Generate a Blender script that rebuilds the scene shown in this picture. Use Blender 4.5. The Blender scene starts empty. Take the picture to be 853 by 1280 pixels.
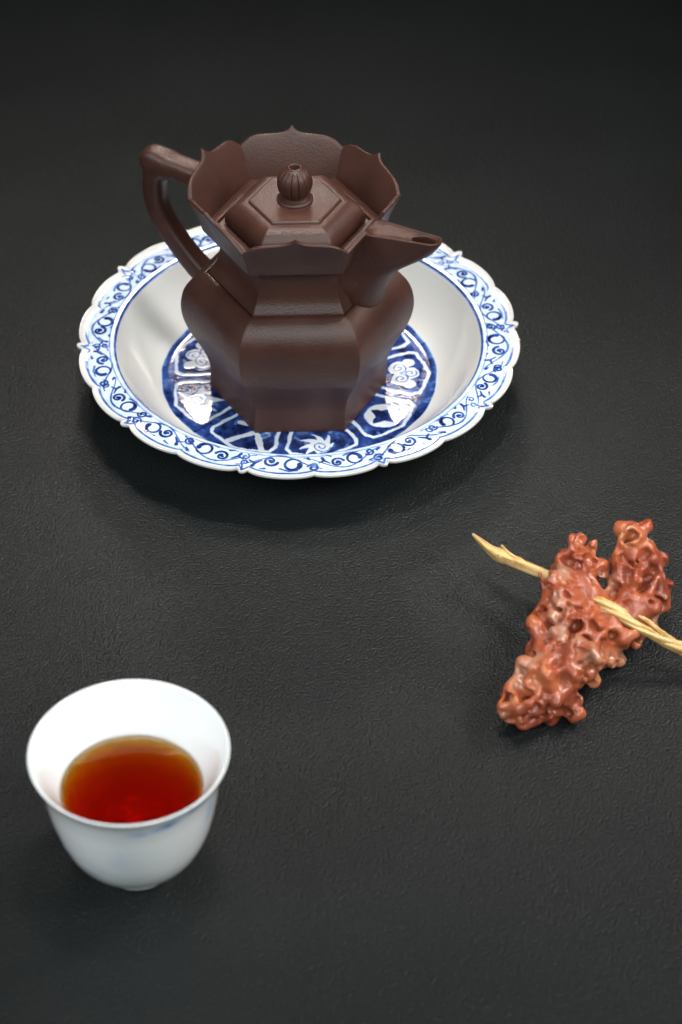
import bpy, math, random
import numpy as np
from mathutils import Vector, Matrix

PI = math.pi
MM = 0.001
rng = np.random.default_rng(7)
random.seed(7)
S = bpy.context.scene
COL = S.collection

# ------------------------------------------------------------------ camera
cam_d = bpy.data.cameras.new('camera')
cam = bpy.data.objects.new('camera', cam_d)
COL.objects.link(cam)
cam.location = (0, 0, 0.61102)
cam.rotation_euler = (PI / 2 - 0.71155, 0, 0)
cam_d.sensor_fit = 'VERTICAL'
cam_d.sensor_height = 36.0
cam_d.sensor_width = 24.0
cam_d.lens = 3059.44 / 1280 * 36.0
cam_d.clip_start = 0.01
cam_d.clip_end = 60
cam_d.dof.use_dof = True
cam_d.dof.focus_distance = 0.915
cam_d.dof.aperture_fstop = 9.5
cam_d.dof.aperture_blades = 9
S.camera = cam

# ------------------------------------------------------------------ world, lamps, exposure
W = bpy.data.worlds.new('World')
S.world = W
W.use_nodes = True
bg = W.node_tree.nodes['Background']
bg.inputs[0].default_value = (1.0, 0.95, 0.90, 1)
bg.inputs[1].default_value = 0.03


def softbox(name, loc, target, sx, sy, power, color, spread=180):
    l = bpy.data.lights.new(name, 'AREA')
    l.shape = 'RECTANGLE'
    l.size, l.size_y = sx, sy
    l.energy = power
    l.color = color
    l.spread = math.radians(spread)
    o = bpy.data.objects.new(name, l)
    COL.objects.link(o)
    o.location = loc
    o.rotation_euler = (Vector(target) - Vector(loc)).to_track_quat('-Z', 'Y').to_euler()
    return o


softbox('softbox_overhead', (0.06, 0.74, 1.20), (-0.02, 0.80, 0.0), 0.13, 0.13, 0.33, (1.0, 0.96, 0.92), 34)
softbox('softbox_back', (-0.14, 1.12, 0.95), (-0.06, 0.84, 0.0), 0.30, 0.26, 0.26, (1.0, 0.86, 0.74), 38)
softbox('softbox_right', (0.50, 0.84, 0.50), (0.05, 0.68, 0.0), 0.16, 0.16, 0.20, (1.0, 0.94, 0.88), 45)
softbox('softbox_strip', (-0.035, 1.27, 0.438), (-0.025, 0.745, 0.01), 0.16, 0.04, 0.029, (1.0, 0.87, 0.79), 20)
softbox('softbox_side', (0.75, 0.40, 0.66), (0.0, 0.60, 0.0), 0.22, 0.22, 5.5, (1.0, 0.97, 0.94))
softbox('softbox_left', (-0.80, 0.30, 0.60), (0.0, 0.62, 0.0), 0.30, 0.40, 5.0, (0.94, 0.98, 1.0))
softbox('softbox_front', (0.10, -0.25, 0.98), (0.0, 0.58, 0.0), 0.7, 0.5, 11.5, (0.88, 0.985, 1.0))

S.view_settings.view_transform = 'Standard'
S.view_settings.look = 'None'
S.view_settings.exposure = 0
S.view_settings.gamma = 1
S.view_settings.use_curve_mapping = False
S.render.engine = 'CYCLES'
S.cycles.use_denoising = True
S.cycles.max_bounces = 12
S.cycles.transmission_bounces = 8
S.cycles.sample_clamp_indirect = 6.0
S.cycles.blur_glossy = 0.3


# ------------------------------------------------------------------ material helpers
def mat(name):
    m = bpy.data.materials.new(name)
    m.use_nodes = True
    nt = m.node_tree
    b = nt.nodes['Principled BSDF']
    return m, nt, b


def N(nt, typ, **kw):
    n = nt.nodes.new(typ)
    for k, v in kw.items():
        if k in n.inputs:
            n.inputs[k].default_value = v
        else:
            setattr(n, k, v)
    return n


def ramp(nt, stops):
    r = nt.nodes.new('ShaderNodeValToRGB')
    e = r.color_ramp.elements
    while len(e) > 1:
        e.remove(e[0])
    e[0].position, e[0].color = stops[0][0], (*stops[0][1], 1)
    for p, c in stops[1:]:
        x = e.new(p)
        x.color = (*c, 1)
    return r


def noise(nt, vec, scale, detail=4, rough=0.55):
    n = N(nt, 'ShaderNodeTexNoise', Scale=scale, Detail=detail, Roughness=rough)
    nt.links.new(vec, n.inputs['Vector'])
    return n


def objcoord(nt):
    return nt.nodes.new('ShaderNodeTexCoord').outputs['Object']


def bump(nt, height, strength, dist, normal=None):
    b = N(nt, 'ShaderNodeBump', Strength=strength, Distance=dist)
    nt.links.new(height, b.inputs['Height'])
    if normal is not None:
        nt.links.new(normal, b.inputs['Normal'])
    return b.outputs['Normal']


# leather table covering
def make_leather():
    m, nt, b = mat('black_leather')
    L = nt.links.new
    v = objcoord(nt)
    nw = noise(nt, v, 420, 1)                     # warp for irregular pebbles
    wm = N(nt, 'ShaderNodeVectorMath', operation='SCALE')
    L(nw.outputs['Color'], wm.inputs[0])
    wm.inputs['Scale'].default_value = 0.0008
    add = N(nt, 'ShaderNodeVectorMath', operation='ADD')
    L(v, add.inputs[0])
    L(wm.outputs[0], add.inputs[1])
    vo = N(nt, 'ShaderNodeTexVoronoi', voronoi_dimensions='2D', feature='F1', Scale=1080.0)
    L(add.outputs[0], vo.inputs['Vector'])
    mx = N(nt, 'ShaderNodeMath', operation='MULTIPLY_ADD')
    sq = N(nt, 'ShaderNodeMath', operation='POWER')
    L(vo.outputs['Distance'], sq.inputs[0])
    sq.inputs[1].default_value = 1.8
    L(sq.outputs[0], mx.inputs[0])
    mx.inputs[1].default_value = -1.0
    sc_ = N(nt, 'ShaderNodeMath', operation='MULTIPLY')
    L(nw.outputs['Fac'], sc_.inputs[0])
    sc_.inputs[1].default_value = 0.4
    L(sc_.outputs[0], mx.inputs[2])
    nb = noise(nt, v, 14, 1)
    n0 = bump(nt, nb.outputs['Fac'], 0.08, 0.0012)
    L(bump(nt, mx.outputs[0], 0.75, 0.00045, n0), b.inputs['Normal'])
    cr = ramp(nt, [(0.3, (0.0068, 0.0086, 0.0086)), (0.7, (0.0095, 0.0116, 0.0116))])
    nc = noise(nt, v, 9, 2, 0.6)
    L(nc.outputs['Fac'], cr.inputs[0])
    L(cr.outputs[0], b.inputs['Base Color'])
    rr = N(nt, 'ShaderNodeMapRange')
    nr = noise(nt, v, 26, 2, 0.65)
    L(nr.outputs['Fac'], rr.inputs['Value'])
    rr.inputs['To Min'].default_value = 0.38
    rr.inputs['To Max'].default_value = 0.52
    L(rr.outputs[0], b.inputs['Roughness'])
    b.inputs['Specular IOR Level'].default_value = 0.30
    return m


def make_clay():
    m, nt, b = mat('purple_brown_clay')
    L = nt.links.new
    v = objcoord(nt)
    n1 = noise(nt, v, 55, 6, 0.6)
    cr = ramp(nt, [(0.25, (0.033, 0.0120, 0.0080)), (0.55, (0.045, 0.0166, 0.0114)), (0.8, (0.060, 0.0232, 0.0166))])
    L(n1.outputs['Fac'], cr.inputs[0])
    # fine pale mineral specks
    vo = N(nt, 'ShaderNodeTexVoronoi', Scale=900.0)
    L(v, vo.inputs['Vector'])
    sp = N(nt, 'ShaderNodeMapRange')
    L(vo.outputs['Distance'], sp.inputs['Value'])
    sp.inputs['From Min'].default_value = 0.10
    sp.inputs['From Max'].default_value = 0.02
    ns = noise(nt, v, 400, 1)
    gate = N(nt, 'ShaderNodeMapRange')
    L(ns.outputs['Fac'], gate.inputs['Value'])
    gate.inputs['From Min'].default_value = 0.58
    gate.inputs['From Max'].default_value = 0.68
    mu = N(nt, 'ShaderNodeMath', operation='MULTIPLY')
    L(sp.outputs[0], mu.inputs[0])
    L(gate.outputs[0], mu.inputs[1])
    mix = N(nt, 'ShaderNodeMix', data_type='RGBA')
    L(mu.outputs[0], mix.inputs[0])
    L(cr.outputs[0], mix.inputs[6])
    mix.inputs[7].default_value = (0.22, 0.15, 0.12, 1)
    L(mix.outputs[2], b.inputs['Base Color'])
    n2 = noise(nt, v, 1300, 2, 0.7)
    n3 = noise(nt, v, 160, 4, 0.6)
    nA = bump(nt, n3.outputs['Fac'], 0.12, 0.0004)
    L(bump(nt, n2.outputs['Fac'], 0.6, 0.00024, nA), b.inputs['Normal'])
    rr = N(nt, 'ShaderNodeMapRange')
    L(n1.outputs['Fac'], rr.inputs['Value'])
    rr.inputs['To Min'].default_value = 0.36
    rr.inputs['To Max'].default_value = 0.47
    L(rr.outputs[0], b.inputs['Roughness'])
    b.inputs['Specular IOR Level'].default_value = 0.38
    return m


def make_porcelain(name, tint):
    """white glaze over cobalt; 'ink' attribute = density of the painted cobalt"""
    m, nt, b = mat(name)
    L = nt.links.new
    v = objcoord(nt)
    at = N(nt, 'ShaderNodeAttribute', attribute_name='ink')
    # brush mottling: the wash pools unevenly
    n1 = noise(nt, v, 230, 4, 0.6)
    n2 = noise(nt, v, 900, 3, 0.6)
    md = N(nt, 'ShaderNodeMapRange')
    L(n1.outputs['Fac'], md.inputs['Value'])
    md.inputs['From Min'].default_value = 0.3
    md.inputs['From Max'].default_value = 0.7
    md.inputs['To Min'].default_value = 0.62
    md.inputs['To Max'].default_value = 1.18
    mu = N(nt, 'ShaderNodeMath', operation='MULTIPLY')
    L(at.outputs['Fac'], mu.inputs[0])
    L(md.outputs[0], mu.inputs[1])
    cr = ramp(nt, [(0.0, tint), (0.12, (0.56, 0.66, 0.80)), (0.35, (0.14, 0.25, 0.52)), (0.62, (0.020, 0.056, 0.225)),
                   (0.85, (0.006, 0.016, 0.088)), (1.0, (0.004, 0.008, 0.045))])
    L(mu.outputs[0], cr.inputs[0])
    L(cr.outputs[0], b.inputs['Base Color'])
    # iron spots / heaped relief where the cobalt is thick
    hp = N(nt, 'ShaderNodeMath', operation='MULTIPLY')
    L(at.outputs['Fac'], hp.inputs[0])
    L(n2.outputs['Fac'], hp.inputs[1])
    nl = noise(nt, v, 45, 3, 0.5)
    nA = bump(nt, nl.outputs['Fac'], 0.12, 0.0008)
    L(bump(nt, hp.outputs[0], 0.12, 0.00022, nA), b.inputs['Normal'])
    b.inputs['Roughness'].default_value = 0.06
    b.inputs['Specular IOR Level'].default_value = 0.5
    b.inputs['Coat Weight'].default_value = 0.35
    b.inputs['Coat Roughness'].default_value = 0.04
    return m


def make_tea():
    m, nt, b = mat('red_tea_liquid')
    nt.nodes.remove(b)
    L = nt.links.new
    out = nt.nodes['Material Output']
    g = N(nt, 'ShaderNodeBsdfGlass', IOR=1.33, Roughness=0.0)
    L(g.outputs[0], out.inputs['Surface'])
    va = N(nt, 'ShaderNodeVolumeAbsorption', Density=400.0)
    va.inputs['Color'].default_value = (0.962, 0.765, 0.02, 1)
    L(va.outputs[0], out.inputs['Volume'])
    return m


def make_agate():
    m, nt, b = mat('red_agate')
    L = nt.links.new
    v = objcoord(nt)
    n1 = noise(nt, v, 42, 6, 0.6)
    n2 = noise(nt, v, 75, 4, 0.55)
    cr = ramp(nt, [(0.28, (0.155, 0.032, 0.017)), (0.44, (0.30, 0.066, 0.028)), (0.57, (0.42, 0.118, 0.047)), (0.72, (0.55, 0.230, 0.095))])
    L(n1.outputs['Fac'], cr.inputs[0])
    gm = N(nt, 'ShaderNodeMapRange')
    L(n2.outputs['Fac'], gm.inputs['Value'])
    gm.inputs['From Min'].default_value = 0.53
    gm.inputs['From Max'].default_value = 0.68
    gm.inputs['To Max'].default_value = 0.55
    mix = N(nt, 'ShaderNodeMix', data_type='RGBA')
    L(gm.outputs[0], mix.inputs[0])
    L(cr.outputs[0], mix.inputs[6])
    mix.inputs[7].default_value = (0.44, 0.30, 0.22, 1)
    L(mix.outputs[2], b.inputs['Base Color'])
    b.inputs['Subsurface Weight'].default_value = 0.30
    b.inputs['Subsurface Radius'].default_value = (1.0, 0.35, 0.2)
    b.inputs['Subsurface Scale'].default_value = 0.003
    ar = N(nt, 'ShaderNodeMapRange')
    L(n2.outputs['Fac'], ar.inputs['Value'])
    ar.inputs['From Min'].default_value = 0.35
    ar.inputs['From Max'].default_value = 0.65
    ar.inputs['To Min'].default_value = 0.42
    ar.inputs['To Max'].default_value = 0.16
    L(ar.outputs[0], b.inputs['Roughness'])
    b.inputs['Coat Weight'].default_value = 0.12
    b.inputs['Coat Roughness'].default_value = 0.12
    n3 = noise(nt, v, 420, 4, 0.6)
    L(bump(nt, n3.outputs['Fac'], 0.25, 0.0005), b.inputs['Normal'])
    return m


def make_straw():
    m, nt, b = mat('dry_straw_root')
    L = nt.links.new
    v = objcoord(nt)
    n1 = noise(nt, v, 180, 5, 0.6)
    at = N(nt, 'ShaderNodeAttribute', attribute_name='streak')
    ad = N(nt, 'ShaderNodeMath', operation='MULTIPLY_ADD')
    L(at.outputs['Fac'], ad.inputs[0])
    ad.inputs[1].default_value = 0.6
    L(n1.outputs['Fac'], ad.inputs[2])
    cr = ramp(nt, [(0.38, (0.13, 0.058, 0.016)), (0.55, (0.37, 0.20, 0.058)), (0.75, (0.54, 0.335, 0.115)), (1.0, (0.68, 0.47, 0.20))])
    L(ad.outputs[0], cr.inputs[0])
    L(cr.outputs[0], b.inputs['Base Color'])
    b.inputs['Roughness'].default_value = 0.5
    n3 = noise(nt, v, 700, 4, 0.6)
    L(bump(nt, n3.outputs['Fac'], 0.4, 0.0005), b.inputs['Normal'])
    return m


LEATHER, CLAY = make_leather(), make_clay()
DISH_GLAZE = make_porcelain('blue_white_glaze', (0.57, 0.58, 0.57))
CUP_GLAZE = make_porcelain('white_cup_glaze', (0.81, 0.825, 0.825))
TEA, AGATE, STRAW = make_tea(), make_agate(), make_straw()


# ------------------------------------------------------------------ mesh helpers
def mesh_obj(name, verts, faces, material, parent=None, smooth=True, sharp=None, scale=MM):
    me = bpy.data.meshes.new(name)
    V = (np.asarray(verts, float) * scale)
    if isinstance(faces, np.ndarray) and faces.ndim == 2:
        nf, k = faces.shape
        me.vertices.add(len(V))
        me.vertices.foreach_set('co', V.astype(np.float32).ravel())
        me.loops.add(nf * k)
        me.loops.foreach_set('vertex_index', faces.astype(np.int32).ravel())
        me.polygons.add(nf)
        me.polygons.foreach_set('loop_start', (np.arange(nf) * k).astype(np.int32))
        me.update(calc_edges=True)
        me.validate()
    else:
        me.from_pydata([tuple(x) for x in V], [], [list(map(int, f)) for f in faces])
        me.update()
    me.polygons.foreach_set('use_smooth', [smooth] * len(me.polygons))
    if smooth and sharp:
        me.set_sharp_from_angle(angle=math.radians(sharp))
    me.materials.append(material)
    o = bpy.data.objects.new(name, me)
    COL.objects.link(o)
    if parent is not None:
        o.parent = parent
    return o


def attr(o, name, values):
    a = o.data.attributes.new(name, 'FLOAT', 'POINT')
    a.data.foreach_set('value', np.asarray(values, np.float32))


def tag(o, label, cat):
    o['label'] = label
    o['category'] = cat


def empty(name, loc, rz=0.0):
    o = bpy.data.objects.new(name, None)
    o.empty_display_size = 0.02
    o.location = loc
    o.rotation_euler = (0, 0, rz)
    COL.objects.link(o)
    return o


def loft(rings, cap0=True, cap1=True, closed=True):
    """rings: list of (n,3) arrays -> verts, faces"""
    n = len(rings[0])
    V = np.vstack(rings)
    F = []
    for i in range(len(rings) - 1):
        a, b = i * n, (i + 1) * n
        for j in range(n if closed else n - 1):
            k = (j + 1) % n
            F.append((a + j, a + k, b + k, b + j))
    if cap0:
        F.append(tuple(range(n - 1, -1, -1)))
    if cap1:
        F.append(tuple(range((len(rings) - 1) * n, len(rings) * n)))
    return V, F


SIDE_U = np.array([0, .035, .10, .22, .36, .5, .64, .78, .90, .965, 1.0])


def hexring(R, z, rc=1.0, bulge=0.0, na=5):
    """hexagon of circumradius R with rounded corners; first side faces -y"""
    pts = []
    ap = R * math.cos(PI / 6)
    h = rc * math.tan(PI / 6)                    # straight length eaten by the corner
    for k in range(6):
        t = -PI / 2 + k * PI / 3                 # face normal direction
        n = np.array([math.cos(t), math.sin(t)])
        s = np.array([-n[1], n[0]])
        half = R / 2 - h
        for u in SIDE_U:
            x = -half + 2 * half * u
            w = 1 - (2 * u - 1) ** 2
            pts.append(n * (ap + bulge * w) + s * x)
        cc = n * (ap - rc) + s * half            # corner arc
        for q in range(1, na):
            a = t + (PI / 3) * q / na
            pts.append(cc + rc * np.array([math.cos(a), math.sin(a)]))
    pts = np.array(pts)
    return np.c_[pts, np.full(len(pts), z)]


def smooth_profile(P, n):
    """Catmull-Rom resample of a polyline"""
    P = np.asarray(P, float)
    Q = np.vstack([2 * P[0] - P[1], P, 2 * P[-1] - P[-2]])
    out = []
    seg = len(P) - 1
    for t in np.linspace(0, seg, n):
        i = min(int(t), seg - 1)
        u = t - i
        a, b, c, d = Q[i], Q[i + 1], Q[i + 2], Q[i + 3]
        out.append(.5 * (2 * b + (c - a) * u + (2 * a - 5 * b + 4 * c - d) * u * u + (3 * b - a - 3 * c + d) * u ** 3))
    return np.array(out)


def lathe(profile, n=128, cap=False):
    a = np.arange(n) / n * 2 * PI
    V = []
    for r, z in profile:
        V.append(np.c_[r * np.cos(a), r * np.sin(a), np.full(n, z)])
    m = len(profile)
    V = np.vstack(V)
    i = np.arange(m - 1)[:, None] * n
    j = np.arange(n)[None, :]
    k = (j + 1) % n
    F = np.stack([i + j, i + k, i + n + k, i + n + j], -1).reshape(-1, 4)
    return V, F


def sweep(path, side, hw, ht, nexp=2.4, nsec=28):
    """path (n,3); side = fixed lateral direction; half width / half thickness per point"""
    path = np.asarray(path, float)
    T = np.gradient(path, axis=0)
    T /= np.linalg.norm(T, axis=1)[:, None]
    rings = []
    a = np.arange(nsec) / nsec * 2 * PI
    ca, sa = np.cos(a), np.sin(a)
    ex = 2 / nexp
    X = np.sign(ca) * np.abs(ca) ** ex
    Y = np.sign(sa) * np.abs(sa) ** ex
    for i, p in enumerate(path):
        s = np.asarray(side, float)
        s = s - T[i] * (s @ T[i])
        s /= np.linalg.norm(s)
        u = np.cross(T[i], s)
        rings.append(p + np.outer(X * hw[i], s) + np.outer(Y * ht[i], u))
    return rings


def surface_nets(D, origin, h):
    ins = D < 0
    nx, ny, nz = D.shape
    c = [ins[i:nx - 1 + i, j:ny - 1 + j, k:nz - 1 + k] for i in (0, 1) for j in (0, 1) for k in (0, 1)]
    s = sum(x.astype(np.int8) for x in c)
    act = (s > 0) & (s < 8)
    idx = -np.ones(act.shape, np.int64)
    cells = np.argwhere(act)
    idx[act] = np.arange(len(cells))
    acc = np.zeros((len(cells), 3))
    cnt = np.zeros(len(cells))
    cor = np.array([(i, j, k) for i in (0, 1) for j in (0, 1) for k in (0, 1)])
    vals = np.stack([D[cells[:, 0] + a, cells[:, 1] + b, cells[:, 2] + d] for a, b, d in cor], 1)
    for p in range(8):
        for q in range(p + 1, 8):
            if np.abs(cor[p] - cor[q]).sum() != 1:
                continue
            va, vb = vals[:, p], vals[:, q]
            m = (va < 0) != (vb < 0)
            t = np.where(m, va / np.where(m, va - vb, 1), 0)
            pt = cor[p] + t[:, None] * (cor[q] - cor[p])
            acc += pt * m[:, None]
            cnt += m
    V = origin + h * (cells + acc / cnt[:, None])
    F = []
    for ax in range(3):
        sl0 = [slice(None)] * 3
        sl1 = [slice(None)] * 3
        sl0[ax] = slice(0, D.shape[ax] - 1)
        sl1[ax] = slice(1, D.shape[ax])
        a, b = ins[tuple(sl0)], ins[tuple(sl1)]
        e = np.argwhere(a != b)
        o1, o2 = [(1, 2), (2, 0), (0, 1)][ax]
        ok = (e[:, o1] > 0) & (e[:, o2] > 0) & (e[:, o1] < D.shape[o1] - 1) & (e[:, o2] < D.shape[o2] - 1)
        e = e[ok]
        flip = a[tuple(e.T)]
        def cell(d1, d2):
            q = e.copy()
            q[:, o1] -= d1
            q[:, o2] -= d2
            return idx[tuple(q.T)]
        Q = np.stack([cell(1, 1), cell(0, 1), cell(0, 0), cell(1, 0)], 1)
        Q[~flip] = Q[~flip][:, ::-1]
        F.append(Q)
    return V, np.vstack(F)


# ------------------------------------------------------------------ table
tv = np.array([(-3, -2.2, -.03), (3, -2.2, -.03), (3, 3.6, -.03), (-3, 3.6, -.03),
               (-3, -2.2, 0), (3, -2.2, 0), (3, 3.6, 0), (-3, 3.6, 0)])
tf = [(3, 2, 1, 0), (4, 5, 6, 7), (0, 1, 5, 4), (1, 2, 6, 5), (2, 3, 7, 6), (3, 0, 4, 7)]
table = mesh_obj('table_top', tv, tf, LEATHER, smooth=False, scale=1.0)
table['kind'] = 'structure'
table['label'] = 'black grained leather table top under everything'


# ------------------------------------------------------------------ dish
PLATE_C = (-0.01688, 0.78635)
TIP0 = math.radians(4.5)


def sstep(a, b, x):
    t = np.clip((x - a) / (b - a), 0, 1)
    return t * t * (3 - 2 * t)


def scallop(th):
    """outer radius (mm) of the bracket-lobed rim"""
    ph = np.degrees((th - TIP0)) % 36.0
    d = np.minimum(ph, 36 - ph)                       # 0 at nub, 18 at notch
    lobe = 85.4 + 2.9 * np.sqrt(np.clip(1 - ((d - 10.0) / 8.6) ** 2, 0, 1))
    lobe = np.where(d > 16.5, np.minimum(lobe, 87.3), lobe)
    nub = 2.9 * np.exp(-(np.abs(d) / 1.2) ** 2.6)
    return lobe + nub


def strokes_dist(X, Y, pts):
    """min distance of points to polyline, and parameter"""
    best = np.full(X.shape, 1e9)
    par = np.zeros(X.shape)
    P = np.asarray(pts, float)
    n = len(P) - 1
    for i in range(n):
        ax, ay = P[i]
        bx, by = P[i + 1]
        dx, dy = bx - ax, by - ay
        L2 = dx * dx + dy * dy + 1e-12
        t = np.clip(((X - ax) * dx + (Y - ay) * dy) / L2, 0, 1)
        d = np.hypot(X - ax - t * dx, Y - ay - t * dy)
        m = d < best
        best = np.where(m, d, best)
        par = np.where(m, (i + t) / n, par)
    return best, par


def paint(ink, X, Y, pts, w0, w1=None, val=0.8, soft=0.16, mode='max'):
    if w1 is None:
        w1 = w0
    d, t = strokes_dist(X, Y, pts)
    w = w0 + (w1 - w0) * t
    a = 1 - sstep(w / 2 - soft * .5, w / 2 + soft, d)
    if mode == 'max':
        return np.maximum(ink, a * val)
    return ink * (1 - a) + a * val


def spiral(cx, cy, r0, r1, a0, turns, n=30):
    t = np.linspace(0, 1, n)
    a = a0 + turns * 2 * PI * t
    r = r0 + (r1 - r0) * t
    return np.c_[cx + r * np.cos(a), cy + r * np.sin(a)]


def rim_ink(r, th, ro):
    ink = np.zeros_like(r)
    # lines that frame the band
    ink = np.maximum(ink, .68 * (1 - sstep(.32, .65, np.abs(r - 73.3))))
    ink = np.maximum(ink, .42 * (1 - sstep(.12, .42, np.abs(r - 75.4))))
    ink = np.maximum(ink, .22 * (1 - sstep(.2, .9, np.abs(r - 74.4))))
    edge = ro - 3.0
    ink = np.maximum(ink, .62 * (1 - sstep(.28, .75, np.abs(r - edge))))
    ink = np.maximum(ink, .20 * (1 - sstep(.2, 1.6, np.abs(r - edge + 1.0))))
    # pale overall wash inside the band
    ink = np.maximum(ink, .17 * sstep(72.6, 73.5, r) * (1 - sstep(0, .8, r - edge)))
    for k in range(20):
        c = TIP0 + math.radians(9 + 18 * k)
        d = (th - c + PI) % (2 * PI) - PI
        m = np.abs(d) < math.radians(11.5)
        m &= (r > 73) & (r < 88)
        X = d[m] * 79.5
        f = 1 if k % 2 else -1
        Y = (r[m] - 79.3)
        g = -1 if (k // 2) % 2 else 1
        X = X * g + rng.normal(0, .25)
        Y = Y * f
        s = .77 + rng.normal(0, .04)
        X, Y = X * s, Y * s
        I = ink[m]
        j = lambda a=.25: rng.normal(0, a)
        u = np.linspace(-13, 12.5, 40)
        vine = np.c_[u, 2.9 * np.sin(PI * (u + 12.5) / 12.5 - PI / 2) * .95 + .25]
        I = paint(I, X, Y, vine[:20], .32, .55, .68)
        I = paint(I, X, Y, vine[19:], .55, .28, .62)
        # big C scroll with a heavy shoulder
        bx, by = -3.3 + j(), -.4 + j(.15)
        I = paint(I, X, Y, spiral(bx, by, 2.35, 2.0, 2.6, -.92), .42, 1.0, .86)
        I = paint(I, X, Y, spiral(bx + .2, by + .1, 2.2, 1.9, -1.2, -.32, 12), .7, 1.3, .92)
        # small curl with a seed
        qx, qy = 1.9 + j(), .5 + j(.15)
        I = paint(I, X, Y, spiral(qx, qy, 2.0, .55, 3.4, 1.25), .85, .42, .90)
        I = paint(I, X, Y, [(qx - .1, qy), (qx + .3, qy + .15)], .95, .8, .94)
        # comma leaves
        lx, ly = 6.6 + j(.4), -1.0 + j(.3)
        I = paint(I, X, Y, [(lx - 1.6, ly + 1.4), (lx, ly), (lx + .5, ly - 1.2)], .35, 1.0, .84)
        I = paint(I, X, Y, [(lx + 1.7, ly + .9), (lx + .1, ly)], .35, .75, .80)
        I = paint(I, X, Y, [(-8.6 + j(), 1.5 + j()), (-7.6, 2.1 + j())], .4, 1.0, .8)
        I = paint(I, X, Y, spiral(9.3 + j(), 1.2 + j(.2), 1.15, .4, 2.0, .9, 16), .4, .6, .74)
        I = paint(I, X, Y, spiral(-8.9 + j(), -1.7 + j(.2), 1.55, .5, .4, 1.1, 20), .5, .75, .80)
        I = paint(I, X, Y, [(-5.2 + j(), -2.9), (-2.6, -3.2), (-.2, -2.6 + j(.2))], .3, .6, .66)
        I = paint(I, X, Y, [(3.6 + j(), -2.6), (4.9, -3.0 + j(.2))], .7, .3, .74)
        ink[m] = I
    # bracket folds at the nubs
    for k in range(10):
        c = TIP0 + math.radians(36 * k)
        d = (th - c + PI) % (2 * PI) - PI
        m = (np.abs(d) < math.radians(4)) & (r > 74)
        X, Y = d[m] * 81, r[m]
        I = ink[m]
        I = paint(I, X, Y, [(-.2, 86.4), (-1.0, 82.5), (-.4, 79.0)], .8, .3, .62)
        I = paint(I, X, Y, [(.3, 86.0), (1.3, 83.0)], .7, .25, .55)
        ink[m] = I
    return np.clip(ink, 0, 1)


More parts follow.
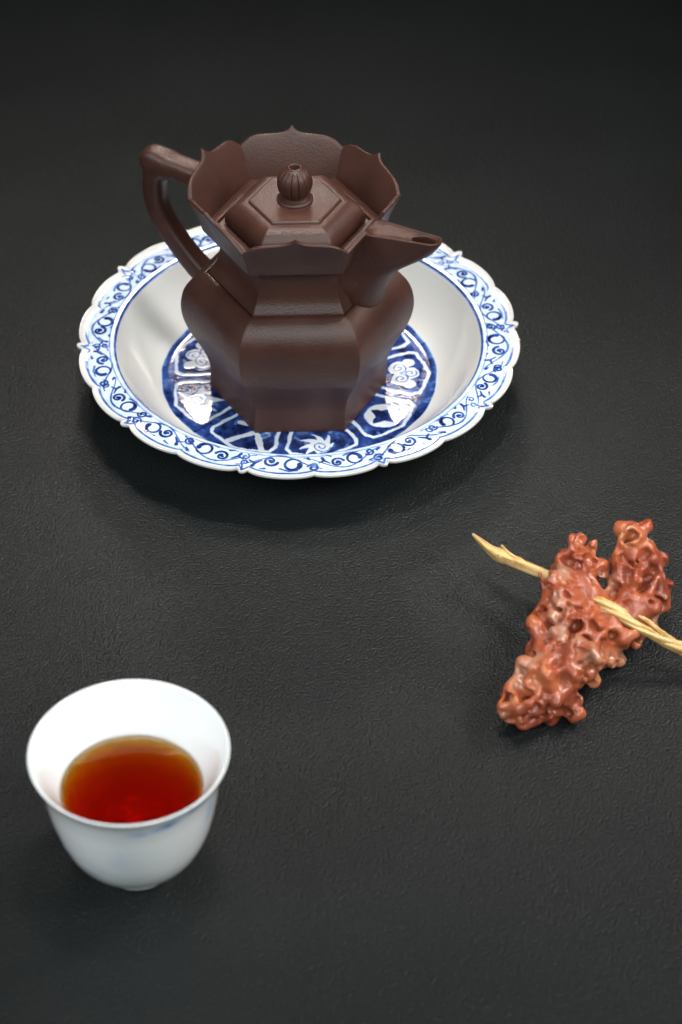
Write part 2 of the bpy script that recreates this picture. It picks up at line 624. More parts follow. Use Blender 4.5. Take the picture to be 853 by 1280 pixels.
def well_ink(r, th):
    blob = (np.sin(th * 17 + r * .31) + np.sin(th * 29 - r * .6 + 1.3) + np.sin(r * 1.1 + th * 7)) / 3
    ink = np.full_like(r, .84) + .14 * blob
    ring = sstep(50.2, 51.6, r)
    ink = ink * (1 - ring) + ring * (.80 + .10 * np.sin(th * 9 + 1) - .25 * sstep(53.5, 55.6, r) * (np.sin(th * 5 + .5) > 0))
    for k in range(9):
        c = math.radians(2 + 40 * k)
        d = (th - c + PI) % (2 * PI) - PI
        m = (np.abs(d) <= math.radians(22)) & (r < 56) & (r > 18)
        X, Y = r[m] * np.sin(d[m]), r[m] * np.cos(d[m])        # tangential (ccw), radial
        X, Y = X + .17 * np.sin(Y * .9 + k * 1.7) + .08 * np.sin(X * 1.9 + Y * 1.3 + k), Y + .16 * np.sin(X * .8 + k * 2.3) + .08 * np.sin(Y * 2.2 - X * 1.1)
        I = ink[m]
        # lotus panel outline, drawn in reserve (white)
        a1 = math.radians(17.6)
        def pt(rr, a):
            return (rr * math.sin(math.radians(a)), rr * math.cos(math.radians(a)))
        L_ = [pt(20, -13.5), pt(34, -15.6), pt(47.0, -17.2), pt(49.8, -15.2), pt(51.2, -7), pt(52.6, 0),
              pt(51.2, 7), pt(49.8, 15.2), pt(47.0, 17.2), pt(34, 15.6), pt(20, 13.5)]
        I = paint(I, X, Y, L_, 1.35, 1.35, .06, .35, 'over')
        dl = np.minimum(strokes_dist(X, Y, [pt(20, -20), pt(56, -20)])[0], strokes_dist(X, Y, [pt(20, 20), pt(56, 20)])[0])
        I = np.where((dl < .9), np.maximum(I, .86 - .3 * dl), I)
        # dark brush strokes in the ground
        for q in range(7):
            x0, y0 = rng.uniform(-11, 11), rng.uniform(34, 48)
            ang = rng.uniform(-.5, .5) + PI / 2
            ln = rng.uniform(3, 7)
            xx = [(x0, y0), (x0 + ln * math.cos(ang), y0 + ln * math.sin(ang))]
            dd, tt = strokes_dist(X, Y, xx)
            ok = (I > .4)
            I = np.where(ok, np.maximum(I, (.95 - .12 * dd) * (dd < 1.4)), I)
        for q in range(5):
            x0, y0 = rng.uniform(-10, 10), rng.uniform(35, 48)
            xx = [(x0, y0), (x0 + rng.uniform(-4, 4), y0 + rng.uniform(1, 4))]
            dd, tt = strokes_dist(X, Y, xx)
            ok = (I > .4)
            I = np.where(ok & (dd < .7), I * .62, I)
        w = .035
        if k == 8:                                   # coin
            e = np.hypot(X, Y - 42.6)
            a = 1 - sstep(7.3, 7.7, e)
            I = I * (1 - a) + a * (w + .18 * sstep(6.6, 7.3, e))
            u, v = (X + (Y - 42.6)) * .7071, ((Y - 42.6) - X) * .7071
            sq = np.maximum(np.abs(u), np.abs(v)) + .55 * np.cos(4 * np.arctan2(v, u))
            a = 1 - sstep(3.6, 4.0, sq)
            I = I * (1 - a) + a * .93
        elif k in (7, 2):                            # flaming pearl
            cx_, cy_ = -.6, 46.4
            for aa, ln in ((20, 8.0), (62, 9.0), (100, 9.5), (138, 8.5), (172, 8.0), (-28, 5.5), (214, 5.5)):
                t = np.linspace(0, 1, 8)
                bend = math.radians(aa) + t * .7
                P = np.c_[cx_ + ln * t * np.cos(bend), cy_ - ln * t * np.sin(bend) * .9]
                I = paint(I, X, Y, P, 4.6, .25, w, .3, 'over')
            e = np.hypot(X - cx_, Y - cy_)
            a = 1 - sstep(3.6, 3.9, e)
            I = I * (1 - a) + a * w
            I = paint(I, X, Y, spiral(cx_, cy_, 3.4, .6, .4, 1.5, 40), .45, .6, .62)
        elif k in (6, 1):                            # crossed bars
            for (r0, b0, r1, b1) in ((49.9, -5.4, 41.3, 2.3), (41.4, 5.3, 49.7, 11.4), (38.0, -9, 36, 4)):
                I = paint(I, X, Y, [pt(r0, b0), pt(r1, b1)], 2.3, 2.3, w, .3, 'over')
        elif k in (5, 3):                            # swirl and leaves
            for (x0, y0, x1, y1, w0) in ((3, 45, 9, 47, 3.6), (-3, 42, -8, 38, 4.0), (1, 39, 4, 34, 4.2), (-3, 46, -8, 48.5, 3.2), (4, 42, 9, 39, 3.4)):
                I = paint(I, X, Y, [(x0, y0), (x1, y1)], w0, .4, w, .3, 'over')
            e = np.hypot(X, Y - 43.2)
            a = 1 - sstep(4.0, 4.4, e)
            I = I * (1 - a) + a * .10
            I = paint(I, X, Y, spiral(0, 43.2, 3.9, .6, 1.0, 1.6, 40), .5, .7, .66)
        else:                                        # cloud scroll
            for (x0, y0, rr) in ((-3.6, 41, 4.0), (3.4, 40.5, 4.2), (0, 45, 3.8), (-7, 44.5, 2.6), (7, 44.6, 2.6)):
                e = np.hypot(X - x0, Y - y0)
                a = 1 - sstep(rr - .3, rr + .1, e)
                I = I * (1 - a) + a * w
            I = paint(I, X, Y, spiral(-3.6, 41, 3.2, .5, 0, 1.5, 30), .5, .7, .7)
            I = paint(I, X, Y, spiral(3.4, 40.5, 3.4, .5, 3, -1.5, 30), .5, .7, .7)
            I = paint(I, X, Y, spiral(0, 45, 2.8, .5, 1, 1.3, 30), .5, .7, .7)
        ink[m] = I
    return np.clip(ink, 0, 1)


def build_dish():
    n = 2000
    th = np.arange(n) / n * 2 * PI
    ro = scallop(th)
    prof = []                                        # (r0, z, t_rim) top surface centre -> rim
    for r in (0.5, 8, 16, 20, 24):
        prof.append((r, 6.0, 0))
    for r in np.arange(25, 50, .36):
        prof.append((r, 6.0, 0))
    wall = smooth_profile([(50, 6.0), (53.5, 6.25), (56.5, 7.2), (60, 9.4), (64, 13.0), (68, 17.6), (71, 21.8), (72.6, 24.2), (73.6, 25.1), (75.0, 25.35)], 74)
    for r, z in wall[1:]:
        prof.append((r, z, 0))
    nt_ = 44
    for i in range(1, nt_ + 1):
        t = i / nt_
        prof.append((75.0, 25.35 - .18 * t + .9 * t ** 8, t * .972))
    ntop = len(prof)
    # rounded lip then underside
    lip = [(.990, 26.2), (1.0, 25.85), (1.0, 25.3), (.99, 24.9), (.96, 24.5), (.8, 23.8), (.5, 22.8), (.2, 22.0)]
    for t, z in lip:
        prof.append((75.0, z, t))
    for r, z in [(73.5, 20.5), (71.5, 17.5), (68, 12.8), (64, 8.6), (60.5, 5.8), (57.5, 4.2), (55.2, 3.6)]:
        prof.append((r, z, 0))
    for r in (50, 30, .5):
        prof.append((r, 3.4, 0))
    R = []
    Z = []
    nub = np.exp(-(np.minimum(np.degrees(th - TIP0) % 36, 36 - np.degrees(th - TIP0) % 36) / 1.5) ** 2)
    wob = .18 * np.sin(3 * th + 1) + .12 * np.sin(5 * th)
    for r, z, t in prof:
        rr = r + (ro - r) * t if t > 0 else np.full(n, r)
        zz = np.full(n, z) + nub * .9 * max(0, t - .6) / .4 + wob * sstep(60, 88, np.array(r + 13 * t))
        R.append(rr)
        Z.append(zz)
    R, Z = np.array(R), np.array(Z)
    TH = np.tile(th, (len(prof), 1))
    ink = np.zeros_like(R)
    r_, t_ = R[:ntop], TH[:ntop]
    ROm = np.tile(ro, (ntop, 1))
    wi = well_ink(r_.ravel(), t_.ravel()).reshape(r_.shape)
    edge = 55.6 + .12 * np.sin(11 * t_) + .1 * np.sin(23 * t_)
    wm = 1 - sstep(-.25, .35, r_ - edge)
    ri = rim_ink(r_.ravel().copy(), t_.ravel().copy(), ROm.ravel()).reshape(r_.shape)
    ri = np.where(r_ > 72, ri, 0)
    ink[:ntop] = np.maximum(wi * wm, ri)
    # outside wall: loose dark scroll bands under the rim
    for i in range(ntop + 5, len(prof) - 3):
        zz = Z[i]
        s = np.sin(TH[i] * 40 + zz * .55) + .6 * np.sin(TH[i] * 23 - zz * .9)
        ink[i] = .75 * sstep(.35, .7, s)
    V = np.c_[(R * np.cos(TH)).ravel(), (R * np.sin(TH)).ravel(), Z.ravel()]
    m = len(prof)
    i = np.arange(m - 1)[:, None] * n
    j = np.arange(n)[None, :]
    k = (j + 1) % n
    F = np.stack([i + j, i + k, i + n + k, i + n + j], -1).reshape(-1, 4)
    o = mesh_obj('dish', V, F, DISH_GLAZE)
    o.location = (PLATE_C[0], PLATE_C[1], 0)
    attr(o, 'ink', ink.ravel())
    tag(o, 'blue and white porcelain dish with lobed scroll rim under the teapot', 'dish')
    # foot ring
    V, F = lathe(np.array([(50.5, 4.2), (50.5, .6), (51.0, 0), (52.6, 0), (53.2, .6), (54.6, 4.2)]), 160)
    f = mesh_obj('foot_ring', V, F, DISH_GLAZE, o, sharp=40)
    return o


build_dish()

# ------------------------------------------------------------------ teapot
POT_C = (-0.0170, 0.7804)
POT_R = math.radians(1.8)
pot = empty('teapot', (POT_C[0], POT_C[1], 0.00603), POT_R)
tag(pot, 'dark brown hexagonal clay teapot with petal collar standing in the dish', 'teapot')
Z0 = 6.03          # heights below are above the table; the empty stands at Z0


def zl(V):
    V = np.array(V, float)
    V[:, 2] -= Z0
    return V


def uneven(V, amp, scale, seed):
    """slight hand-made unevenness"""
    r = np.random.default_rng(seed)
    d = np.zeros(len(V))
    for q in range(5):
        k = r.normal(0, 1, 3) * scale
        d += np.sin(V @ k + r.uniform(0, 6.28))
    rad = np.linalg.norm(V[:, :2], axis=1)[:, None] + 1e-6
    V = V.copy()
    V[:, :2] += V[:, :2] / rad * (d * amp / 5)[:, None]
    return V


# body
bp = smooth_profile([(35.5, 7.2), (35.3, 12), (35.3, 16), (36.0, 19.6), (37.6, 24), (40.0, 28.6), (42.4, 33), (44.3, 37.6), (45.5, 42), (45.9, 46), (45.5, 50),
                     (44.3, 54), (42.2, 57.4), (39.4, 60.2), (36.9, 61.7), (35.6, 62.1)], 110)
rings = [hexring(34.6, 6.03, .8), hexring(35.3, 6.25, .8)]
for r, z in bp:
    rings.append(hexring(r, z, .55 + .15 * sstep(26, 45, z), .0 + .25 * sstep(28, 48, z)))
for r, z in ((35.2, 62.05), (35.0, 61.6), (34.7, 61.1), (34.0, 61.0), (33.0, 61.0)):
    rings.append(hexring(r, z, .9))
V, F = loft(rings)
V = uneven(V, .22, .12, 3)
fi = np.arctan2(V[:, 1], V[:, 0])
V[:, :2] *= (1 + .0065 * np.exp(-((V[:, 2] - 32.5) / 1.1) ** 2) * (.55 + .3 * np.sin(19 * fi) + .25 * np.sin(31 * fi + 1)))[:, None]   # tooling ridge under the belly
mesh_obj('body', zl(V), F, CLAY, pot, sharp=50)

# neck
npf = smooth_profile([(34.5, 60.9), (34.3, 62.2), (33.1, 63.9), (31.5, 66.2), (30.3, 69.4), (29.6, 74), (29.4, 82.0)], 22)
rings = [hexring(r, z, .5) for r, z in npf]
V, F = loft(rings)
mesh_obj('neck', zl(uneven(V, .12, .12, 5)), F, CLAY, pot, sharp=50)

COLLAR_SHIFT = np.array([-.9, .3, 0])        # the collar was luted on a little off centre
# collar floor (the ledge the lid sits on)
rings = [hexring(31.6, 81.25, .5), hexring(32.8, 81.3, .5), hexring(33.9, 84.6, .5), hexring(33.2, 85.0, .5), hexring(29.5, 85.0, .5), hexring(29.0, 84.0, .5), hexring(26, 84.0, .5)]
V, F = loft(rings)
mesh_obj('collar_floor', zl(V) + COLLAR_SHIFT, F, CLAY, pot, sharp=50)

# petals
HU = np.array([0, .07, .16, .28, .45, .65, .80, .90, .96, 1.0])
HH = np.array([1, .80, .67, .605, .565, .50, .36, .18, .07, 0])
BASE = [12.1, 11.7, 15.0, 14.6, 16.0, 14.2]        # rim height at the six corners, along the petal


def petal_top(u, k, tip):
    b0, b1 = BASE[k], BASE[(k + 1) % 6]
    b = b0 + (b1 - b0) * (u + 1) / 2
    return b + (tip - (b0 + b1) / 2) * np.interp(np.abs(u), HU, HH)


def spout_top(u):
    a = np.abs(u)
    b = BASE[1] + (BASE[2] - BASE[1]) * (u + 1) / 2
    return b + .9 * sstep(1.0, .75, a) - 4.6 * (1 - sstep(.27, .33, a))


def petal_ap(s):
    return 30.3 + .21 * s + .0077 * s * s


_ss = np.linspace(0, 29, 291)
_da = .21 + .0154 * _ss
_zz = 81.0 + np.concatenate([[0], np.cumsum(np.sqrt(1 - _da[:-1] ** 2) * .1)])


def build_petal(name, k, topf, seed):
    r = np.random.default_rng(seed)
    t = -PI / 2 + k * PI / 3
    nrm = np.array([math.cos(t), math.sin(t), 0])
    sd = np.array([-nrm[1], nrm[0], 0])
    U = np.unique(np.r_[-np.linspace(0, 1, 31), np.linspace(0, 1, 31), -.04, .04, -.12, .12, -.97, .97, .985, -.985])
    nv = 16
    th_ = 1.75
    grid = {}
    outer, inner = [], []
    jit = r.normal(0, .12)
    tops = topf(U) + jit * (1 - np.abs(U)) + .12 * np.sin(U * 5 + seed)
    for i in range(nv):
        f = i / (nv - 1)
        s = tops * f
        ap = petal_ap(s)
        z = np.interp(s, _ss, _zz)
        da = .21 + .0154 * s
        bow = .35 * (1 - U ** 2) * sstep(0, 14, s)       # petals bow out a little
        hw = ap * math.tan(PI / 6) - .02
        outer.append(nrm * (ap + bow)[:, None] + sd * (U * hw)[:, None] + np.array([0, 0, 1]) * z[:, None])
        taper = th_ * (1 - .12 * f)
        ai = ap - taper * np.sqrt(1 - da ** 2)
        zi = z + taper * da
        hwi = ai * math.tan(PI / 6) - .02
        inner.append(nrm * (ai + bow)[:, None] + sd * (U * hwi)[:, None] + np.array([0, 0, 1]) * zi[:, None])
    n = len(U)
    # rounded lip between outer and inner top rows
    lip = []
    up = outer[-1] - outer[-2]
    up /= np.linalg.norm(up, axis=1)[:, None]
    for q in range(1, 6):
        a = PI * q / 6
        mid = (outer[-1] + inner[-1]) / 2
        hv = (outer[-1] - inner[-1]) / 2
        lip.append(mid + hv * math.cos(a) + up * (np.linalg.norm(hv, axis=1)[:, None] * math.sin(a) * .75))
    rows = outer + lip + inner[::-1]
    V = np.vstack(rows)
    F = []
    for i in range(len(rows) - 1):
        for j in range(n - 1):
            a = i * n + j
            F.append((a, a + 1, a + n + 1, a + n))
    m = len(rows)
    for j in range(n - 1):                               # underside
        F.append((j, (m - 1) * n + j, (m - 1) * n + j + 1, j + 1))
    F.append([i * n for i in range(m)][::1])             # mitred ends
    F.append([i * n + n - 1 for i in range(m)][::-1])
    o = mesh_obj(name, zl(V) + COLLAR_SHIFT, F, CLAY, pot, sharp=38)
    return o


tips = {0: 21.6, 1: None, 2: 21.8, 3: 23.2, 4: 25.6, 5: 21.8}
for k in range(6):
    if tips[k] is None:
        build_petal('petal', k, spout_top, k + 1)
    else:
        build_petal('petal', k, lambda u, k=k: petal_top(u, k, tips[k]), k + 1)

# spout
SP = -PI / 6
sdir = np.array([math.cos(SP), math.sin(SP), 0])
slat = np.array([-math.sin(SP), math.cos(SP), 0])
lev = smooth_profile([  # z, nose, half width at root, half width near nose, roundness
    (55.0, 33.8, 12.6, 9.6), (58.5, 36.0, 13.6, 10.4), (62, 37.4, 14.0, 10.6), (66, 38.4, 13.9, 10.2), (70, 39.8, 13.3, 9.2), (74, 41.8, 12.2, 7.8), (77.5, 44.6, 10.9, 6.6),
    (81, 48.6, 9.4, 5.5), (84.5, 53.2, 8.2, 4.7), (88, 57.8, 7.3, 4.1), (90.8, 60.6, 6.6, 3.7), (92.5, 61.6, 6.3, 3.6)], 40)


def spout_outline(nose, w0, w1, root=31.2, n=16):
    """half outline root -> nose, mirrored; local (s, t)"""
    P = []
    r1 = w1
    for i in range(n):
        f = i / (n - 1)
        s = root + (nose - r1 - root) * f
        P.append((s, w0 + (w1 - w0) * (f ** .85)))
    for i in range(1, 13):
        a = PI / 2 * i / 12
        P.append((nose - r1 + r1 * math.sin(a), w1 * math.cos(a)))
    P = np.array(P)
    return np.vstack([P, np.c_[P[-2::-1, 0], -P[-2::-1, 1]]])


def sp3(P, z, slope=0.0):
    P = np.asarray(P)
    return np.outer(P[:, 0], sdir) + np.outer(P[:, 1], slat) + np.outer(z + slope * (P[:, 0] - 34), np.array([0, 0, 1]))


rings = []
for z, nose, w0, w1 in lev:
    f = sstep(84, 94, z)
    rings.append(sp3(spout_outline(nose, w0, w1, float(np.interp(z, [79, 82, 85, 88, 92], [24, 28.6, 29.5, 30.2, 31.2]))), z, .085 * f))
zt = 92.5
base = spout_outline(61.6, 6.3, 3.6)


def inset(d):
    return spout_outline(61.6 - d, 6.3 - d, 3.6 - d)


rings.append(sp3(inset(.15), zt + .2, .085))
rings.append(sp3(inset(.4), zt + .3, .085))
rings.append(sp3(inset(.75), zt + .26, .085))
rings.append(sp3(inset(.95), zt + .05, .085))
rings.append(sp3(inset(1.1), zt - .12, .085))
inn = inset(1.3)
# hole near the tip
nn = len(inn)
hole = np.zeros_like(inn)
ang = np.linspace(PI, -PI, nn + 1)[:-1]
half = nn // 2
for i in range(nn):
    a = PI * (1 - i / (nn - 1)) * 1.0
    # map root(+t) .. nose .. root(-t) to angles 180..0..-180
    q = i / (nn - 1)
    a = PI * (1 - 2 * q)
    hole[i] = (54.0 + 4.9 * math.cos(a), 2.15 * math.sin(a))
for f in (.25, .5, .75, .92, 1.0):
    P = inn * (1 - f) + hole * f
    rings.append(sp3(P, zt - .18 - .8 * f ** 3, .085))
rings.append(sp3(hole * .97 + np.array([54.2, 0]) * .03, zt - 2.2, .085))
rings.append(sp3(hole * .93 + np.array([54.2, 0]) * .07 + np.array([-3.0, 0]), zt - 6.0, .085))
V, F = loft(rings, cap0=True, cap1=True)
mesh_obj('spout', zl(V), F, CLAY, pot, sharp=45)

# handle
HD = SP + PI
hdir = np.array([math.cos(HD), math.sin(HD), 0])
hl = np.array([-math.sin(HD), math.cos(HD), 0])
def build_handle():
    h = .45
    lo = np.array([29., -8., 36.])               # local (r, lateral, z)
    hi = np.array([73., 8., 104.])
    dim = np.ceil((hi - lo) / h).astype(int)
    ax = [lo[i] + h * np.arange(dim[i]) for i in range(3)]
    R_, T_, Z_ = np.meshgrid(*ax, indexing='ij')
    def chain(P, k=1.2, lat=1.0, flat=0.0):
        D = np.full(R_.shape, 50.0)
        P = smooth_profile(P, 26)
        for A, B in zip(P[:-1], P[1:]):
            ab = B[:2] - A[:2]
            t = np.clip(((R_ - A[0]) * ab[0] + (Z_ - A[1]) * ab[1]) / (ab @ ab), 0, 1)
            d2 = np.hypot(R_ - A[0] - t * ab[0], Z_ - A[1] - t * ab[1])
            rad = A[2] + (B[2] - A[2]) * t
            d = (d2 ** flat + np.abs(T_ * lat) ** flat) ** (1 / flat) - rad
            D = np.minimum(D, d)
        return D
    bar = chain([(32.5, 91.6, 5.6), (38, 91.8, 5.2), (46, 92.2, 4.9), (53, 92.9, 4.9), (58.5, 93.8, 5.1), (62.6, 94.3, 5.0), (63.6, 94.1, 4.8)], flat=2.9)
    strap = chain([(57.5, 92.0, 4.0), (61.4, 89.6, 4.4), (63.0, 85.0, 4.4), (63.4, 79, 4.3), (62.4, 73.0, 4.2), (60.0, 67.0, 4.1), (56.2, 61.2, 4.1), (51, 55, 4.2), (45, 49.0, 4.4), (35.5, 42.0, 4.8)], flat=3.0, lat=.92)
    k = 3.4
    hh = np.clip(.5 + .5 * (strap - bar) / k, 0, 1)
    D = strap * (1 - hh) + bar * hh - k * hh * (1 - hh)
    D = np.maximum(D, np.where(Z_ > 75, 34.1 + (Z_ - 92) * .3, 30.0) - R_)      # stops inside the collar wall
    V, F = surface_nets(D, lo, h)
    for _ in range(4):
        acc = np.zeros_like(V)
        cn = np.zeros(len(V))
        for a, b in ((0, 1), (1, 2), (2, 3), (3, 0)):
            np.add.at(acc, F[:, a], V[F[:, b]])
            np.add.at(acc, F[:, b], V[F[:, a]])
            np.add.at(cn, F[:, a], 1)
            np.add.at(cn, F[:, b], 1)
        V = V * .5 + .5 * acc / cn[:, None]
    W_ = np.outer(V[:, 0], hdir) + np.outer(V[:, 1], hl) + np.outer(V[:, 2], [0, 0, 1])
    mesh_obj('handle', zl(W_), F, CLAY, pot)


build_handle()

# lid
lp = [(25.6, 84.2), (26.9, 84.5), (27.0, 85.6)] + [tuple(q) for q in smooth_profile([(27.0, 86.0), (26.5, 88.0), (25.2, 90.2), (23.0, 92.2), (20.6, 93.3), (18.6, 93.6)], 16)]
lp += [(18.2, 93.6), (17.9, 93.65), (17.7, 94.3), (17.4, 94.55), (16.8, 94.62), (12, 94.7), (6, 94.75), (2, 94.75)]
rings = [hexring(r, z, min(.7, r * .1)) for r, z in lp]
V, F = loft(rings)
lid = mesh_obj('lid', zl(V) + COLLAR_SHIFT * .5, F, CLAY, pot, sharp=42)
# knob: ring foot and a ribbed melon ball with a vent hole
na = 144
a = np.arange(na) / na * 2 * PI
kp = [(6.9, 94.6), (6.95, 95.3), (6.5, 95.9), (5.6, 96.05), (5.3, 96.4)]
tt = np.linspace(-.92, 1.14, 34)
for t in tt:
    kp.append((6.75 * math.cos(t) ** .92, 102.3 + 6.9 * math.sin(t)))
kp += [(2.75, 108.75), (2.6, 109.05), (2.25, 109.15), (1.95, 109.0), (1.8, 108.5), (1.65, 106.5), (.9, 105.0)]
rows = []
for i, (r, z) in enumerate(kp):
    g = np.zeros(na)
    if 5 <= i < 5 + len(tt):
        t = tt[i - 5]
        amt = .42 * sstep(-.92, -.6, t) * (1 - sstep(.85, 1.12, t))
        g = amt * np.abs(np.cos(a * 7)) ** .45 - amt
        g = -amt * (1 - np.abs(np.sin(a * 7))) ** 5 * 1.6
    rr = r + g
    rows.append(np.c_[rr * np.cos(a), rr * np.sin(a), np.full(na, z)])
V, F = loft(rows)
mesh_obj('knob', zl(V) + COLLAR_SHIFT * .5, F, CLAY, lid, sharp=60)

# ------------------------------------------------------------------ cup and tea
CUP = (-0.06666, 0.53316, 0.0)
outer = smooth_profile([(12.2, 4.2), (14.4, 4.7), (18.2, 7.6), (21.8, 13.0), (24.4, 19.6), (26.2, 27), (27.4, 34), (28.4, 41), (29.7, 47), (31.3, 51.2)], 46)
lipc = [(31.75, 52.0), (31.85, 52.35), (31.6, 52.6), (31.2, 52.55)]
inner = smooth_profile([(30.7, 51.9), (28.7, 48.2), (26.3, 43.5), (24.2, 39), (22.6, 35), (21.4, 30), (20.0, 23), (17.8, 16), (13.8, 10), (9, 7.2), (.4, 6.4)], 46)
prof = [(.4, 3.4), (11.0, 3.6)] + [tuple(q) for q in outer] + lipc + [tuple(q) for q in inner]
V, F = lathe(prof, 160)
cup = mesh_obj('teacup', V, F, CUP_GLAZE)
cup.location = CUP
tag(cup, 'small white flared porcelain teacup holding the red tea', 'cup')
th = np.arctan2(V[:, 1], V[:, 0])
rr = np.hypot(V[:, 0], V[:, 1])
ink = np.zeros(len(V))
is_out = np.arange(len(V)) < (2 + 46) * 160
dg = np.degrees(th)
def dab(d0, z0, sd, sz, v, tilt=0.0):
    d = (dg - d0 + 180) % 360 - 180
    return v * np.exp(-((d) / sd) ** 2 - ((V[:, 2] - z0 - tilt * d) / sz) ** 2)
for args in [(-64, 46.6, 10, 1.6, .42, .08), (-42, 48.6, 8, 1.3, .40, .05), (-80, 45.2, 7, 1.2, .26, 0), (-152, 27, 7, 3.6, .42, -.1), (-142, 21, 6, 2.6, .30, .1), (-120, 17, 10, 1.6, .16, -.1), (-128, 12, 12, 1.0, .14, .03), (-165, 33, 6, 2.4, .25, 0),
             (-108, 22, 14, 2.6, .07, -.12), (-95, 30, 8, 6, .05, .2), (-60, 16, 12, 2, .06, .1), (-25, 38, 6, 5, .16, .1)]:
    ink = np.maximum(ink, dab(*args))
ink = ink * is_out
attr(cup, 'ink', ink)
V, F = lathe([(10.2, 4.2), (10.2, .6), (10.6, 0), (12.2, 0), (12.7, .6), (12.6, 4.6)], 96)
o = mesh_obj('foot_ring', V, F, CUP_GLAZE, cup, sharp=40)
iz = np.array([q[1] for q in inner][::-1])
ir = np.array([q[0] for q in inner][::-1])
TZ = 35.6
bot = [(.3, 6.4 - .25)]
for z in np.linspace(6.6, TZ, 24):
    bot.append((float(np.interp(z, iz, ir)) + .25, z))
top = [(bot[-1][0], TZ + .35), (bot[-1][0] - .5, TZ + .3), (bot[-1][0] - 1.0, TZ + .08), (bot[-1][0] - 1.8, TZ), (bot[-1][0] - 6, TZ), (10, TZ), (.3, TZ)]
V, F = lathe(bot + top, 128)
F = [tuple(x) for x in F] + [tuple(range(127, -1, -1)), tuple(range((len(bot + top) - 1) * 128, len(bot + top) * 128))]
tea = mesh_obj('tea', V, F, TEA)
tea.location = CUP
tag(tea, 'clear red brown tea filling the white cup', 'tea')


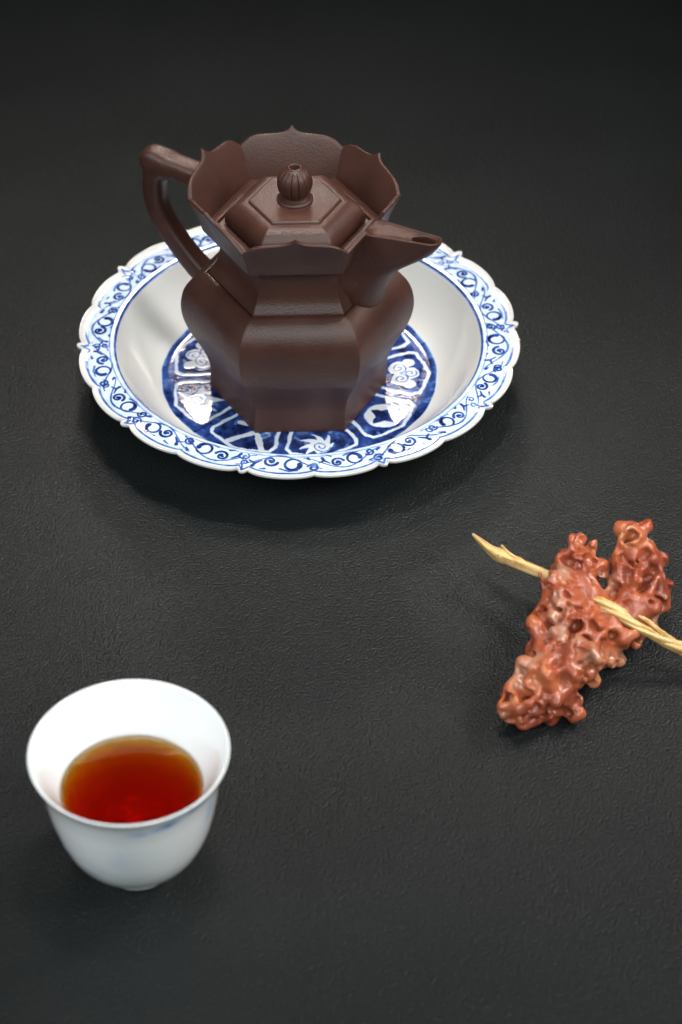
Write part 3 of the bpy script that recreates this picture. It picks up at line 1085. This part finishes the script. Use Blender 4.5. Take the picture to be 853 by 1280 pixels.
# ------------------------------------------------------------------ agate: surface nets over a carved distance field
def build_agate():
    h = .55
    lo = np.array([44., 582., -1.])
    hi = np.array([130., 690., 48.])
    dim = np.ceil((hi - lo) / h).astype(int)
    ax = [lo[i] + h * np.arange(dim[i]) for i in range(3)]
    X, Y, Z = np.meshgrid(*ax, indexing='ij')
    r = np.random.default_rng(21)
    left = np.array([(64.5, 598, 10, 9.5), (72, 604, 11, 11.2), (78, 615, 13, 11.6), (80.5, 628, 16, 11.6), (82.0, 640, 19, 9.6), (84.0, 651, 23, 8.2), (87.5, 659, 27, 4.6)])
    right = np.array([(85, 620, 12, 9.6), (95, 629, 11, 8.5), (102.5, 638, 12, 9.6), (106.5, 647, 16, 10.8), (106.3, 656, 22, 8.8), (104.8, 664, 28, 4.8)])
    D = np.full(X.shape, 50.0)
    def smin(a, b, k):
        hh = np.clip(.5 + .5 * (b - a) / k, 0, 1)
        return b * (1 - hh) + a * hh - k * hh * (1 - hh)
    def capsule(A, B):
        ab = B[:3] - A[:3]
        L2 = ab @ ab
        t = np.clip(((X - A[0]) * ab[0] + (Y - A[1]) * ab[1] + (Z - A[2]) * ab[2]) / L2, 0, 1)
        d = np.sqrt((X - A[0] - t * ab[0]) ** 2 + (Y - A[1] - t * ab[1]) ** 2 + (Z - A[2] - t * ab[2]) ** 2)
        return d - (A[3] + (B[3] - A[3]) * t)
    for chain in (left, right):
        for A, B in zip(chain[:-1], chain[1:]):
            D = smin(D, capsule(A, B), 3.0)
    # knobs budding from the surface, then pits eaten into it
    def local(cx, R):
        a = [max(0, int((cx[i] - R - lo[i]) / h)) for i in range(3)]
        b = [min(dim[i], int((cx[i] + R - lo[i]) / h) + 2) for i in range(3)]
        return tuple(slice(a[i], b[i]) for i in range(3))
    def sample(spacing, limit, zmin):
        G = np.stack(np.gradient(D, h), -1)
        near = np.argwhere((np.abs(D) < .5) & (Z > zmin))
        out = []
        pts = np.zeros((0, 3))
        for q in near[r.permutation(len(near))[:6000]]:
            p = np.array([ax[i][q[i]] for i in range(3)])
            if len(pts) == 0 or ((pts - p) ** 2).sum(1).min() > spacing ** 2:
                g = G[tuple(q)]
                out.append((p, g / (np.linalg.norm(g) + 1e-9)))
                pts = np.vstack([pts, p])
            if len(out) >= limit:
                break
        return out
    for p, g in sample(8.4, 75, 1.0):
        R = r.uniform(2.4, 4.4)
        c = p - g * r.uniform(-.3, 1.4)
        sl = local(c, R + 5)
        d = np.sqrt((X[sl] - c[0]) ** 2 + (Y[sl] - c[1]) ** 2 + (Z[sl] - c[2]) ** 2) - R
        D[sl] = smin(D[sl], d, 1.6)
    pits = sample(5.4, 190, 4.0)
    Xw = X + .75 * np.sin(.85 * Y + .5 * Z) + .35 * np.sin(1.9 * Z + .8 * Y + 1)
    Yw = Y + .75 * np.sin(.9 * Z + .6 * X + 2) + .35 * np.sin(1.8 * X + .7 * Z)
    Zw = Z + .75 * np.sin(.8 * X + .7 * Y + 4) + .35 * np.sin(2.0 * Y + .9 * X)
    for p, g in pits:
        R = r.uniform(1.5, 3.3)
        deep = r.uniform(2.0, 8.0) if r.random() < .5 else r.uniform(-.4, 1.0)
        tl = g + r.normal(0, .3, 3)
        tl /= np.linalg.norm(tl)
        A = np.r_[p + tl * (R * .9 + 1.5), R * 1.25]
        B = np.r_[p - tl * deep, R * .72]
        mid = (A[:3] + B[:3]) / 2
        sl = local(mid, 15)
        ab = B[:3] - A[:3]
        L2 = ab @ ab
        x, y, z = Xw[sl], Yw[sl], Zw[sl]
        t = np.clip(((x - A[0]) * ab[0] + (y - A[1]) * ab[1] + (z - A[2]) * ab[2]) / L2, 0, 1)
        d = np.sqrt((x - A[0] - t * ab[0]) ** 2 + (y - A[1] - t * ab[1]) ** 2 + (z - A[2] - t * ab[2]) ** 2) - (A[3] + (B[3] - A[3]) * t)
        D[sl] = -smin(-D[sl], d, 1.2)
    # bore for the twig
    # fine lumps
    for q in range(9):
        k = r.normal(0, 1, 3)
        k *= r.uniform(.3, 1.0) / np.linalg.norm(k)
        D += .26 * np.sin(k[0] * X + k[1] * Y + k[2] * Z + r.uniform(0, 6.3))
    D = np.maximum(D, -(Z - .15))
    D[0], D[-1] = 5, 5
    D[:, 0], D[:, -1] = 5, 5
    D[:, :, 0], D[:, :, -1] = 5, 5
    V, F = surface_nets(D, lo, h)
    # keep the largest connected piece
    par = np.arange(len(V))
    E = np.vstack([F[:, [0, 1]], F[:, [1, 2]], F[:, [2, 3]]])
    for _ in range(200):
        m = np.minimum(par[E[:, 0]], par[E[:, 1]])
        old = par.copy()
        np.minimum.at(par, E[:, 0], m)
        np.minimum.at(par, E[:, 1], m)
        par = par[par]
        if (par == old).all():
            break
    u, c = np.unique(par, return_counts=True)
    keep = par == u[c.argmax()]
    F = F[keep[F[:, 0]]]
    ren = np.cumsum(keep) - 1
    V, F = V[keep], ren[F]
    # relax
    for _ in range(2):
        acc = np.zeros_like(V)
        cn = np.zeros(len(V))
        for a, b in ((0, 1), (1, 2), (2, 3), (3, 0)):
            np.add.at(acc, F[:, a], V[F[:, b]])
            np.add.at(acc, F[:, b], V[F[:, a]])
            np.add.at(cn, F[:, a], 1)
            np.add.at(cn, F[:, b], 1)
        V = V * .6 + .4 * acc / cn[:, None]
    c0 = np.array([84., 630., 0.])
    o = mesh_obj('agate_carving', V - c0, F, AGATE)
    o.location = tuple(c0 * MM)
    tag(o, 'pitted red orange agate carving with two prongs pierced by the twig', 'carving')
    return o


build_agate()


# ------------------------------------------------------------------ twig
def tube(name, pts, rad, parent, n=90, nsec=14, seed=0, ridge=.12, nexp=2.0, twist=0.0):
    P = smooth_profile(pts, n)
    f = np.linspace(0, 1, n)
    R = np.interp(f, np.linspace(0, 1, len(rad)), rad) * .88
    for kn in np.random.default_rng(seed + 50).uniform(.12, .9, 3):
        R = R * (1 + .22 * np.exp(-((f - kn) / .022) ** 2))
    T = np.gradient(P, axis=0)
    T /= np.linalg.norm(T, axis=1)[:, None]
    a = np.arange(nsec) / nsec * 2 * PI
    r = np.random.default_rng(seed)
    ph = r.uniform(0, 6.28, 4)
    rings, st = [], []
    for i in range(n):
        s = np.cross(T[i], [0, 0, 1])
        s /= np.linalg.norm(s)
        u = np.cross(s, T[i])
        aa = a + twist * f[i]
        w = 1 + ridge * np.sin(3 * aa + ph[0] + 2.2 * math.sin(f[i] * 5)) + ridge * .6 * np.sin(5 * aa + ph[1] - f[i] * 7) + .06 * math.sin(f[i] * 23 + ph[2])
        rings.append(P[i] + np.outer(np.cos(a) * R[i] * w, s) + np.outer(np.sin(a) * R[i] * w, u))
        st.append(.5 + .5 * np.sin(3 * aa + ph[0] + 2.2 * math.sin(f[i] * 5)) * np.sin(7 * aa + ph[3] + f[i] * 9))
    V, F = loft(rings)
    o = mesh_obj(name, V, F, STRAW, parent, sharp=70)
    attr(o, 'streak', np.concatenate(st))
    return o


twig = empty('twig', (0.0815, 0.6455, 0))
tag(twig, 'dry straw coloured twisted twig threaded through the red agate carving', 'twig')
t0 = np.array([81.5, 645.5, 0])
stem = [(48.6, 678.2, 15.5), (51.5, 674, 15.6), (55.5, 668.0, 16.0), (62, 661.6, 17.0), (69, 656.8, 17.6), (76, 651.5, 18.4), (84, 643, 20.5), (91, 634.5, 22.6)]
tube('stem', np.array(stem) - t0, [.5, 1.4, 2.1, 2.5, 2.3, 2.2, 2.3, 2.4], twig, seed=1)
tube('side_shoot', np.array([(58.6, 668.4, 18.6), (61.5, 663.6, 18.6), (65.5, 659.4, 18.8), (71, 655, 18.4)]) - t0, [.45, .75, .9, .6], twig, n=40, seed=2)
axis = smooth_profile([(86, 640.2, 21.6), (92, 632.6, 22.8), (98, 628.2, 21.6), (105, 624.8, 18.5), (113, 622.8, 14.5), (121, 621.4, 11.0), (129, 620.0, 8.0), (136, 618.6, 5.2)], 60)
for q in range(3):
    f = np.linspace(0, 1, 60)
    T = np.gradient(axis, axis=0)
    T /= np.linalg.norm(T, axis=1)[:, None]
    pts = []
    for i in range(60):
        s = np.cross(T[i], [0, 0, 1])
        s /= np.linalg.norm(s)
        u = np.cross(s, T[i])
        a = 2 * PI * (q / 3) + 9.5 * f[i]
        R = 1.35 * (1 if q else .9) * (.75 + .25 * math.sin(f[i] * 8 + q))
        pts.append(axis[i] + s * R * math.cos(a) + u * R * math.sin(a))
    tube('strand', np.array(pts) - t0, [1.35, 1.5, 1.3, 1.2, 1.45, 1.3, 1.2], twig, n=120, nsec=12, seed=5 + q, ridge=.14)
tube('side_shoot', np.array([(104.5, 628.8, 20.6), (107.5, 627.4, 19.8), (112, 625.2, 17.0), (118, 623.6, 13.6)]) - t0, [.4, .9, .9, .5], twig, n=40, seed=9)
